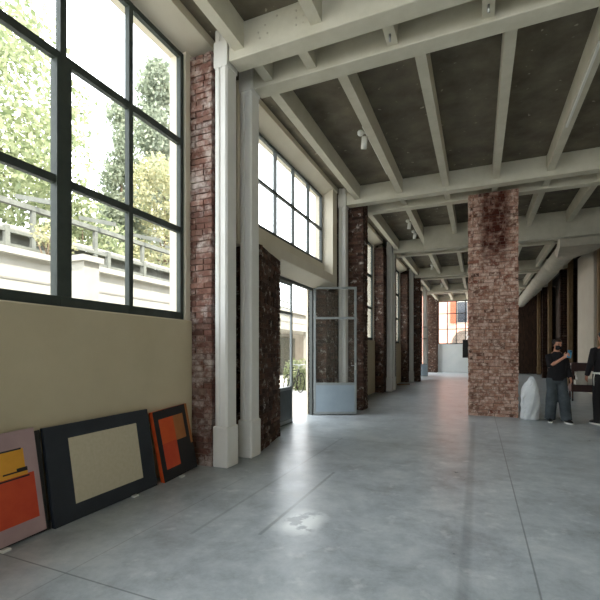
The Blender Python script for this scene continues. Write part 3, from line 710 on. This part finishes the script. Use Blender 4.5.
def make_person(name, loc, rz, h, pose, label, woman):
    t = thing(name, loc, label, 'person', rz=rz)
    k = h/1.72
    V = lambda x, y, z: Vector((x*k, y*k, z*k))
    body = MB()
    sw = .148 if woman else .19
    hipw = .095 if woman else .095
    J = pose(V)
    # torso + neck
    body.tube([V(0,.0,.84), V(0,.0,.92), V(0,-.005,1.05), V(0,-.005,1.20), V(0,0,1.33), V(0,.005,1.42), V(0,.005,1.47)],
              [(.09*k,.155*k), (.105*k,.165*k), (.09*k,.135*k), (.105*k,.15*k), (.10*k,(sw-.005)*k), (.07*k,.11*k), (.05*k,.055*k)], 20, up=(0,1,0))
    nk = J['neck']
    body.tube([V(0,.008,1.42), V(0,.006,1.50), nk], [.062*k, .052*k, .050*k], 14)
    head(body, J['head'], J['R'], J.get('hs', 1.)*k)
    for q in (0, 1):
        S, El, W = J['sh'][q], J['el'][q], J['wr'][q]
        body.tube([S*.8+V(0,0,1.38)*.2, S, S.lerp(El, .5), El, El.lerp(W, .3), El.lerp(W, .7), W], [.05*k, .052*k, .043*k, .036*k, .037*k, .029*k, .023*k], 12)
        hand(body, W, W-El, J['ts'][q], J['pn'][q], J['curl'][q], k)
        Hh, K, A = J['hip'][q], J['kn'][q], J['an'][q]
        body.tube([Hh+V(0,0,.05), Hh, Hh.lerp(K, .5), K, K.lerp(A, .3), K.lerp(A, .75), A], [.088*k, .088*k, .072*k, .054*k, .056*k, .04*k, .036*k], 14)
        td = J['toe'][q]
        body.tube([A+V(0, .01, -.02), A+td*.05*k+V(0, 0, -.05), A+td*.13*k+V(0, 0, -.062)], [.032*k, .028*k, .016*k], 10)
    b = part('body', body, 'skin', t, world=False); fuse(b, .0075, 2, .4)
    # eyes
    Hc, R, hs = J['head'], J['R'], J.get('hs', 1.)*k
    P = lambda x, y, z: Hc+R @ Vector((x*hs, y*hs, z*hs))
    for q in (-1, 1):
        part('eye', MB().ell(P(q*.029, -.083, .002), .011*hs, .006*hs, .007*hs, 0, 10, 6, R), 'eye', t, world=False)
        part('eyebrow', MB().tube([P(q*.012, -.092, .020), P(q*.030, -.092, .025), P(q*.048, -.080, .019)], .0045*hs, 6), 'hair', t, world=False)
    # hair: cap over skull, back and sides
    hm = MB(); rs = []
    nu = 28
    for i in range(11):
        a = PI/2*(1-i/10.)-(.32 if i > 5 else .0)*(i-5)/5.
        r = []
        for j in range(nu):
            bb = 2*PI*j/nu; yy = math.sin(bb)
            low = a if yy > -.15 else max(a, .22+.16*min(1, (-yy)))        # fringe line stays above the brow
            x, y, z = .084*math.cos(low)*math.cos(bb), .012+.105*math.cos(low)*yy, .030+.094*math.sin(low)
            if low < 0: x *= 1.0; y = .012+.10*math.cos(low)*yy
            r.append(P(x, y, z))
        rs.append(r)
    hm.rings(rs, 0, True, True)
    if woman:
        hm.ell(P(0, .125, .055), .045*hs, .045*hs, .045*hs)                # low bun
        for q in (-1, 1): hm.tube([P(q*.070, -.03, .05), P(q*.083, .0, .0), P(q*.078, .03, -.05)], [.016*hs, .018*hs, .010*hs], 8)
    hr = part('hair', hm, 'hair', t, world=False)
    # clothes
    top = MB()
    g = .016*k
    bot = .86 if woman else .93
    top.tube([V(0,.0,bot), V(0,.0,.95), V(0,-.005,1.07), V(0,-.008,1.20), V(0,0,1.33), V(0,.004,1.41), V(0,.006,1.455)],
             [(.118*k,.185*k if woman else .18*k), (.122*k,.18*k), (.112*k,.165*k if woman else .172*k), (.125*k,.172*k if woman else .19*k), (.118*k,(sw+.012)*k), (.082*k,.115*k), (.066*k,.07*k)], 24, up=(0,1,0))
    for q in (0, 1):
        S, El, W = J['sh'][q], J['el'][q], J['wr'][q]
        e = J['cuff'][q]; Wc = El.lerp(W, e)
        pts = [S*.75+V(0,0,1.38)*.25, S, S.lerp(El, .5), El]
        rad = [.058*k, .060*k, .057*k, .052*k]
        if e > 0: pts += [El.lerp(Wc, .5), Wc]; rad += [.050*k, .042*k]
        else: pts[-1] = El
        top.tube(pts, rad, 14)
    tp = part('sweater', top, 'blackcloth', t, world=False); fuse(tp, .012, 3, .5)
    tr = MB()
    wid = 1.55 if woman else 1.12
    tr.tube([V(0,0,.80), V(0,0,.86), V(0,0,.955)], [(.105*k,.165*k), (.112*k,.17*k), (.104*k,.15*k)], 22, up=(0,1,0))
    for q in (0, 1):
        Hh, K, A = J['hip'][q], J['kn'][q], J['an'][q]
        e = A+V(0,0,-.035)
        tr.tube([Hh+V(0,0,.06), Hh, Hh.lerp(K, .5), K, K.lerp(e, .5), e], [.10*k, .102*k, .090*k, .070*wid*k, .066*wid*k, .066*wid*k], 16)
    tt = part('trousers', tr, 'denim' if woman else 'blackcloth2', t, world=False); fuse(tt, .012, 3, .5)
    for q in (0, 1):
        A, td = J['an'][q], J['toe'][q]
        gz = J['gz'][q]
        sh = MB(); base = Vector((A.x, A.y, gz+.055*k))
        sh.tube([base-td*.06*k, base-td*.03*k+V(0,0,.01), base+td*.05*k+V(0,0,.0), base+td*.13*k+V(0,0,-.012), base+td*.185*k+V(0,0,-.02)], [(.03*k,.026*k), (.05*k,.036*k), (.046*k,.042*k), (.034*k,.044*k), (.016*k,.028*k)], 14, up=(0,0,1))
        s1 = part('shoe', sh, 'black', t, world=False); fuse(s1, .008, 2, .4)
        so = MB(); side = Vector((-td.y, td.x, 0)); rr = []
        for zz, ex in ((gz, 1.0), (gz+.028*k, 1.03)):
            rr.append([Vector((A.x, A.y, zz))+td*(.06+.128*math.cos(a))*k*ex+side*.046*k*ex*math.sin(a)*(1 if math.cos(a) > 0 else .85) for a in [2*PI*i/20 for i in range(20)]])
        so.rings(rr, 0, False); part('sole', so, 'sole', s1, world=False)
    return t, J, P, k

def pose_w(V):
    R = Matrix.Rotation(math.radians(18), 3, 'Z') @ Matrix.Rotation(math.radians(8), 3, 'X')
    return dict(neck=V(.005,-.012,1.535), head=V(.008,-.03,1.605), R=R,
        sh=[V(-.150,.0,1.365), V(.150,.0,1.365)], el=[V(-.165,-.17,1.16), V(.215,.05,1.11)], wr=[V(.055,-.31,1.345), V(.225,-.09,.92)],
        ts=[V(0,0,1), V(0,-1,0)], pn=[V(.2,-1,.0), V(-1,0,0)], curl=[.65, .35], cuff=[.15, .97],
        hip=[V(-.09,0,.86), V(.09,0,.86)], kn=[V(-.10,-.02,.47), V(.125,-.05,.47)], an=[V(-.115,.03,.09), V(.155,-.09,.09)],
        toe=[Vector((-.15,-1,0)).normalized(), Vector((.3,-1,0)).normalized()], gz=[0, 0])
wt, J, P, k = make_person('person', (1.44, 9.62, 0), .10, 1.66, pose_w, 'person in black sweater, black face mask and grey wide jeans raising a blue phone', True)
# face mask
mk = MB(); rs = []
for zz in (-.012, -.03, -.055, -.08, -.102):
    r = []
    for j in range(13):
        a = -1.25+2.5*j/12.
        f = 1.0 if zz > -.09 else .8
        bul = {-.012:.012, -.03:.020, -.055:.018, -.08:.016, -.102:.010}[zz]
        r.append(P(.072*f*math.sin(a), -.018-(.076+bul)*math.cos(a)*f, zz))
    rs.append(r)
for i in range(len(rs)-1):
    for j in range(12):
        b = len(mk.v); mk.v += [tuple(rs[i][j]), tuple(rs[i][j+1]), tuple(rs[i+1][j+1]), tuple(rs[i+1][j])]; mk.face((b, b+1, b+2, b+3), 0, True)
mo = part('face_mask', mk, 'mask', wt, world=False)
sd = mo.modifiers.new('th', 'SOLIDIFY'); sd.thickness = .004; sd.offset = 1
# phone held in her raised hand: a thing of its own
wz = wt.rotation_euler.z; Rw = Matrix.Rotation(wz, 3, 'Z')
pc = Vector(wt.location)+Rw @ (J['wr'][0]+Vector((.078, -.030, .062)))
ph = thing('mobile_phone', pc, 'blue mobile phone held up in the hand of the masked person', 'phone', rz=wz)
ph.rotation_euler = (math.radians(-8), math.radians(14), wz+.15)
part('case', MB().box(-.038, .038, -.006, .005, -.075, .075), 'phone', ph, world=False, bevel=.004)
part('screen', MB().box(-.034, .034, .005, .0062, -.070, .070), 'darkglass', ph, world=False)
part('camera_bump', MB().box(.006, .030, -.0085, -.006, .036, .066), 'black', ph, world=False, bevel=.001)

def pose_m(V):
    return dict(neck=V(0,-.01,1.53), head=V(0,-.022,1.605), R=Matrix.Rotation(math.radians(0), 3, 'Z') @ Matrix.Rotation(math.radians(6), 3, 'X'),
        sh=[V(-.185,.0,1.375), V(.185,.0,1.375)], el=[V(-.265,.03,1.12), V(.265,.03,1.12)], wr=[V(-.25,-.09,.90), V(.25,-.09,.90)],
        ts=[V(0,-1,0), V(0,-1,0)], pn=[V(1,0,0), V(-1,0,0)], curl=[.35, .35], cuff=[.98, .98],
        hip=[V(-.095,0,.88), V(.095,0,.88)], kn=[V(-.11,-.02,.48), V(.11,-.02,.48)], an=[V(-.12,.02,.09), V(.12,.02,.09)],
        toe=[Vector((-.2,-1,0)).normalized(), Vector((.2,-1,0)).normalized()], gz=[0, 0])
mt, Jm, Pm, km = make_person('person', (2.235, 9.66, 0), PI+.35, 1.80, pose_m, 'person in black long sleeves and black trousers with a white belt at the right edge', False)
bm = MB(); rr = []
for zz in (.925, .965):
    rr.append([(.184*km*math.cos(a)*1.03, .126*km*math.sin(a)*1.03, zz*km) for a in [2*PI*i/32 for i in range(32)]])
bm.rings(rr, 0, True, False)
bo = part('belt', bm, 'belt', mt, world=False)
sd = bo.modifiers.new('th', 'SOLIDIFY'); sd.thickness = .006
part('belt_strap', MB().tube([(.19*km, .03, .95*km), (.205*km, .03, .85*km), (.20*km, .03, .72*km)], .008, 6), 'belt', mt, world=False)

# ------------------------------------------------------------------ outside the windows
def foliage(cx, cy, z0, z1, rx, ry, n, shape, size):
    mb = MB(); rnd = random.Random(int(cx*31+cy*17+n))
    blobs = []
    for _ in range(max(6, n//160)):
        f = rnd.random(); a = rnd.uniform(0, 2*PI); rr = shape(f)*math.sqrt(rnd.random())
        blobs.append((cx+rx*rr*math.cos(a), cy+ry*rr*math.sin(a), z0+(z1-z0)*f))
    br = .28*min(rx, ry)+.25
    for _ in range(n):
        b = rnd.choice(blobs)
        d = Vector((rnd.gauss(0,1), rnd.gauss(0,1), rnd.gauss(0,1))).normalized()*br*rnd.uniform(.5, 1.1)
        p = Vector(b)+d; u = Vector((rnd.gauss(0,1), rnd.gauss(0,1), rnd.gauss(0,1))).normalized(); w = u.orthogonal().normalized()
        s = size*rnd.uniform(.6, 1.3); i = len(mb.v)
        mb.v += [tuple(p-u*s), tuple(p+w*s*.5), tuple(p+u*s), tuple(p-w*s*.5)]; mb.face((i, i+1, i+2, i+3))
    return mb
def tree(name, x, y, z0, z1, rx, ry, n, leaf, label, shape, size, tr=.18, group=None):
    t = thing(name, (x, y, 0), label, 'tree')
    m = MB().tube([(x, y, -.1), (x+.1, y, z0*.6), (x-.05, y+.1, z0+(z1-z0)*.3), (x, y, z0+(z1-z0)*.75)], [tr, tr*.8, tr*.55, tr*.2], 9)
    rnd = random.Random(n)
    for _ in range(7):
        a = rnd.uniform(0, 2*PI); f = rnd.uniform(.15, .6); zz = z0+(z1-z0)*f
        m.tube([(x, y, zz), (x+rx*.5*math.cos(a), y+ry*.5*math.sin(a), zz+.7)], [tr*.35, tr*.1], 6)
    part('trunk', m, 'bark', t)
    part('foliage', foliage(x, y, z0, z1, rx, ry, n, shape, size), leaf, t)
    return t
rnds = lambda f: math.sqrt(max(0., 1-(2*f-1)**2))
cone = lambda f: (1-f)**.7*1.0+.12
tree('leafy_tree', -18, 10.2, 5.0, 15.0, 3.9, 3.0, 15000, 'leafA', 'big leafy green tree outside the left panes of the nearest window', rnds, .13, .25)
tree('conifer_tree', -19, 18.0, 5, 15.6, 1.3, 1.3, 11000, 'leafB', 'narrow grey-green conifer outside, left of the taller one', cone, .13)
tree('conifer_tree', -20, 22.0, 5, 20.6, 2.2, 2.2, 20000, 'leafB', 'tall grey-green conifer outside the right panes of the nearest window', cone, .15)
tree('yellowing_tree', -16, 18.2, 5, 11.8, 1.9, 1.9, 7000, 'leafC', 'tree with yellowing leaves outside the right panes of the nearest window', rnds, .11)
tree('small_tree', -15.5, 12.6, 4.2, 7.4, 1.5, 1.9, 4000, 'leafA', 'small green tree behind the outdoor railing', rnds, .11, .1)
tree('small_tree', -10.4, 7.4, 3.2, 4.7, .5, .6, 1100, 'leafC', 'thin green sapling in front of the outdoor railing', rnds, .07, .05)
def shrub(x, y, z0, z1, r, n, leaf, label):
    t = thing('shrub', (x, y, 0), label, 'shrub')
    part('foliage', foliage(x, y, z0, z1, r, r, n, rnds, .08), leaf, t)
    m = MB()
    for k in range(5): m.tube([(x, y, -.03), (x+r*.5*math.cos(k*1.3), y+r*.5*math.sin(k*1.3), z0+.4)], .02, 5)
    part('stem', m, 'bark', t)
shrub(-6.2, 14.2, .15, .85, .55, 900, 'leafA', 'low green shrub outside the open doorway')

# white flat-roofed outbuilding along the yard, its fascia seen through the big window
t = thing('outbuilding', (-10.2, 12, 0), 'long low white outbuilding with a flat roof across the yard', 'building')
m = MB().box(-11.5, -9.0, -4, 34, 2.55, 3.45); m.box(-11.6, -8.86, -4, 34, 3.45, 3.58)
part('roof_fascia', m, 'extwhite', t)
part('fascia_strip', MB().box(-9.0, -8.985, -4, 34, 2.93, 2.97), 'groove', t)
part('back_wall', MB().box(-11.5, -11.3, -4, 34, -.02, 2.55), 'extwhite', t)
part('garage_door', MB().box(-11.3, -11.24, 21.0, 25.4, -.02, 2.3), 'extgrey', t)
for y in range(-2, 34, 4): part('post', MB().box(-9.3, -9.05, y+.2, y+.45, -.02, 2.55), 'extwhite', t)
one('gate_post', MB().box(-7.9, -7.52, 6.15, 6.53, -.02, 3.3).box(-7.97, -7.45, 6.08, 6.60, 3.3, 3.42), 'extwhite', 'white square gate post with a cap outside the nearest window', 'post')
t = thing('terrace_railing', (-11.2, 12, 3.58), 'weathered railing along the outbuilding roof', 'railing')
for y in [2+1.6*k for k in range(14)]: part('post', MB().box(-11.25, -11.13, y, y+.12, 3.58, 4.68), 'extgrey', t)
m = MB()
for z in (3.80, 4.15, 4.52): m.box(-11.22, -11.16, 1.5, 24.5, z, z+.08)
part('rail', m, 'extgrey', t)
t = thing('garden_shed', (-13.0, 8, 0), 'long grey shed with a lean-to roof behind the outdoor railing', 'shed')
part('wall', MB().box(-14.2, -12.6, 1, 16, -.02, 4.9), 'extgrey', t)
part('roof', MB().obox((-14.5, .8, 5.6), (2.3, 0, -.75), (0, 15.4, 0), (0, 0, .1)), 'groove', t)
t = thing('pergola', (-12.2, 10, 3.58), 'grey timber pergola with sloping beams beyond the railing', 'pergola')
for y in [6+2.2*k for k in range(6)]:
    part('post', MB().box(-12.3, -12.18, y, y+.12, -.02, 5.6), 'extgrey', t)
    part('rafter', MB().obox((-13.0, y+.02, 6.1), (1.7, 0, -.45), (0, .08, 0), (0, 0, .14)), 'extgrey', t)
part('purlin', MB().box(-12.32, -12.16, 5, 19, 5.6, 5.75), 'extgrey', t)

# neighbouring houses: pink one beyond the end window, pale one across the yard
t = thing('pink_house', (-1, 40, 0), 'salmon pink house seen through the end window', 'building')
part('wall', MB().box(-12, 9, 40, 46, -.02, 11), 'salmon', t)
w = part('house_window', MB().box(-1.76, -.84, 39.96, 40.02, 4.0, 5.95), 'extwhite', t)
part('pane', MB().box(-1.70, -.90, 39.93, 39.97, 4.08, 5.88), 'darkglass', w)
for x0 in (-2.30, -.82):
    s = MB().box(x0, x0+.52, 39.9, 39.96, 4.0, 5.95)
    for z in [4.08+.13*i for i in range(14)]: s.box(x0+.05, x0+.47, 39.885, 39.9, z, z+.06)
    part('shutter', s, 'shutter', t)
AX = -1.1
a = MB(); pts = [(AX-1.05, -.02), (AX+1.05, -.02)]+[(AX+1.05*math.cos(PI*i/14), 2.2+1.15*math.sin(PI*i/14)) for i in range(15)]
a.extr(pts, 'y', 39.85, 40.0)
d = part('arched_doorway', a, 'stone', t)
a = MB(); pts = [(AX-.78, -.02), (AX+.78, -.02)]+[(AX+.78*math.cos(PI*i/14), 2.2+.85*math.sin(PI*i/14)) for i in range(15)]
a.extr(pts, 'y', 39.8, 39.86); part('arched_door', a, 'stone', d)

# bicycle parked outside the door
t = thing('bicycle', (-5.6, 12.6, 0), 'dark bicycle parked outside beyond the open doorway', 'bicycle')
bx, by = -5.6, 12.6
for dy in (-.52, .52):
    wm = MB(); n = 28; c = (bx, by+dy, .34)
    wm.tube([(c[0], c[1]+.33*math.cos(2*PI*i/n), c[2]+.33*math.sin(2*PI*i/n)) for i in range(n+1)], .018, 6)
    for i in range(8):
        a = PI*i/8; wm.tube([(c[0], c[1]+.33*math.cos(a), c[2]+.33*math.sin(a)), (c[0], c[1]-.33*math.cos(a), c[2]-.33*math.sin(a))], .003, 4)
    part('wheel', wm, 'rubber', t)
m = MB()
A_, B_, S_, H_, R_ = (bx, by-.08, .30), (bx, by+.52, .34), (bx, by-.22, .78), (bx, by+.36, .80), (bx, by-.52, .34)
for p, q in ((A_, S_), (S_, H_), (A_, H_), (S_, R_), (A_, R_), (H_, B_)): m.tube([p, q], .016, 7)
part('bike_frame', m, 'black', t)
part('saddle', MB().ell((bx, by-.25, .88), .07, .13, .035), 'rubber', t)
part('handlebar', MB().tube([(bx-.26, by+.30, .98), (bx, by+.38, .95), (bx+.26, by+.30, .98)], .013, 7).tube([(bx, by+.36, .80), (bx, by+.38, .95)], .013, 7), 'chrome', t)

# ------------------------------------------------------------------ light
w = bpy.data.worlds.new('sky'); SC.world = w; w.use_nodes = True
bg = w.node_tree.nodes['Background']; bg.inputs[0].default_value = (.92, .96, 1.0, 1); bg.inputs[1].default_value = 5.0
su = bpy.data.lights.new('sun', 'SUN'); su.energy = 11.; su.angle = .02; su.color = (1, .93, .82)
so = bpy.data.objects.new('sun', su); C.objects.link(so); so.rotation_euler = Vector((-.62, .35, -1)).to_track_quat('-Z', 'Y').to_euler()
def portal(c, sx, sy, rot):
    l = bpy.data.lights.new('sky_portal', 'AREA'); l.shape = 'RECTANGLE'; l.size = sx; l.size_y = sy; l.cycles.is_portal = True
    o = bpy.data.objects.new('sky_portal', l); C.objects.link(o); o.location = c; o.rotation_euler = rot
for s in (0, 9.98, 15.23, -5.25): portal((-3.50, 1.69+s, 3.43), 3.3, 4.95, (0, -PI/2, 0))
for s in (0, 15.75):
    portal((-3.50, 7.1+s, 4.27), 1.6, 4.2, (0, -PI/2, 0)); portal((-3.50, 7.55+s, 1.4), 2.8, 2.2, (0, -PI/2, 0))
portal((-1.08, Y1+.25, 3.44), 3.0, 3.0, (-PI/2, 0, 0))
portal((.72, Y0-.25, 3.), 4.9, 2.8, (PI/2, 0, 0))

SC.view_settings.view_transform = 'Standard'; SC.view_settings.look = 'None'
SC.view_settings.gamma = 1; SC.view_settings.use_curve_mapping = False
SC.view_settings.exposure = 0.4
cy = SC.cycles
cy.max_bounces = 10; cy.diffuse_bounces = 6; cy.glossy_bounces = 4; cy.transmission_bounces = 8; cy.transparent_max_bounces = 12
cy.use_denoising = True; cy.caustics_reflective = False; cy.caustics_refractive = False; cy.sample_clamp_indirect = 8
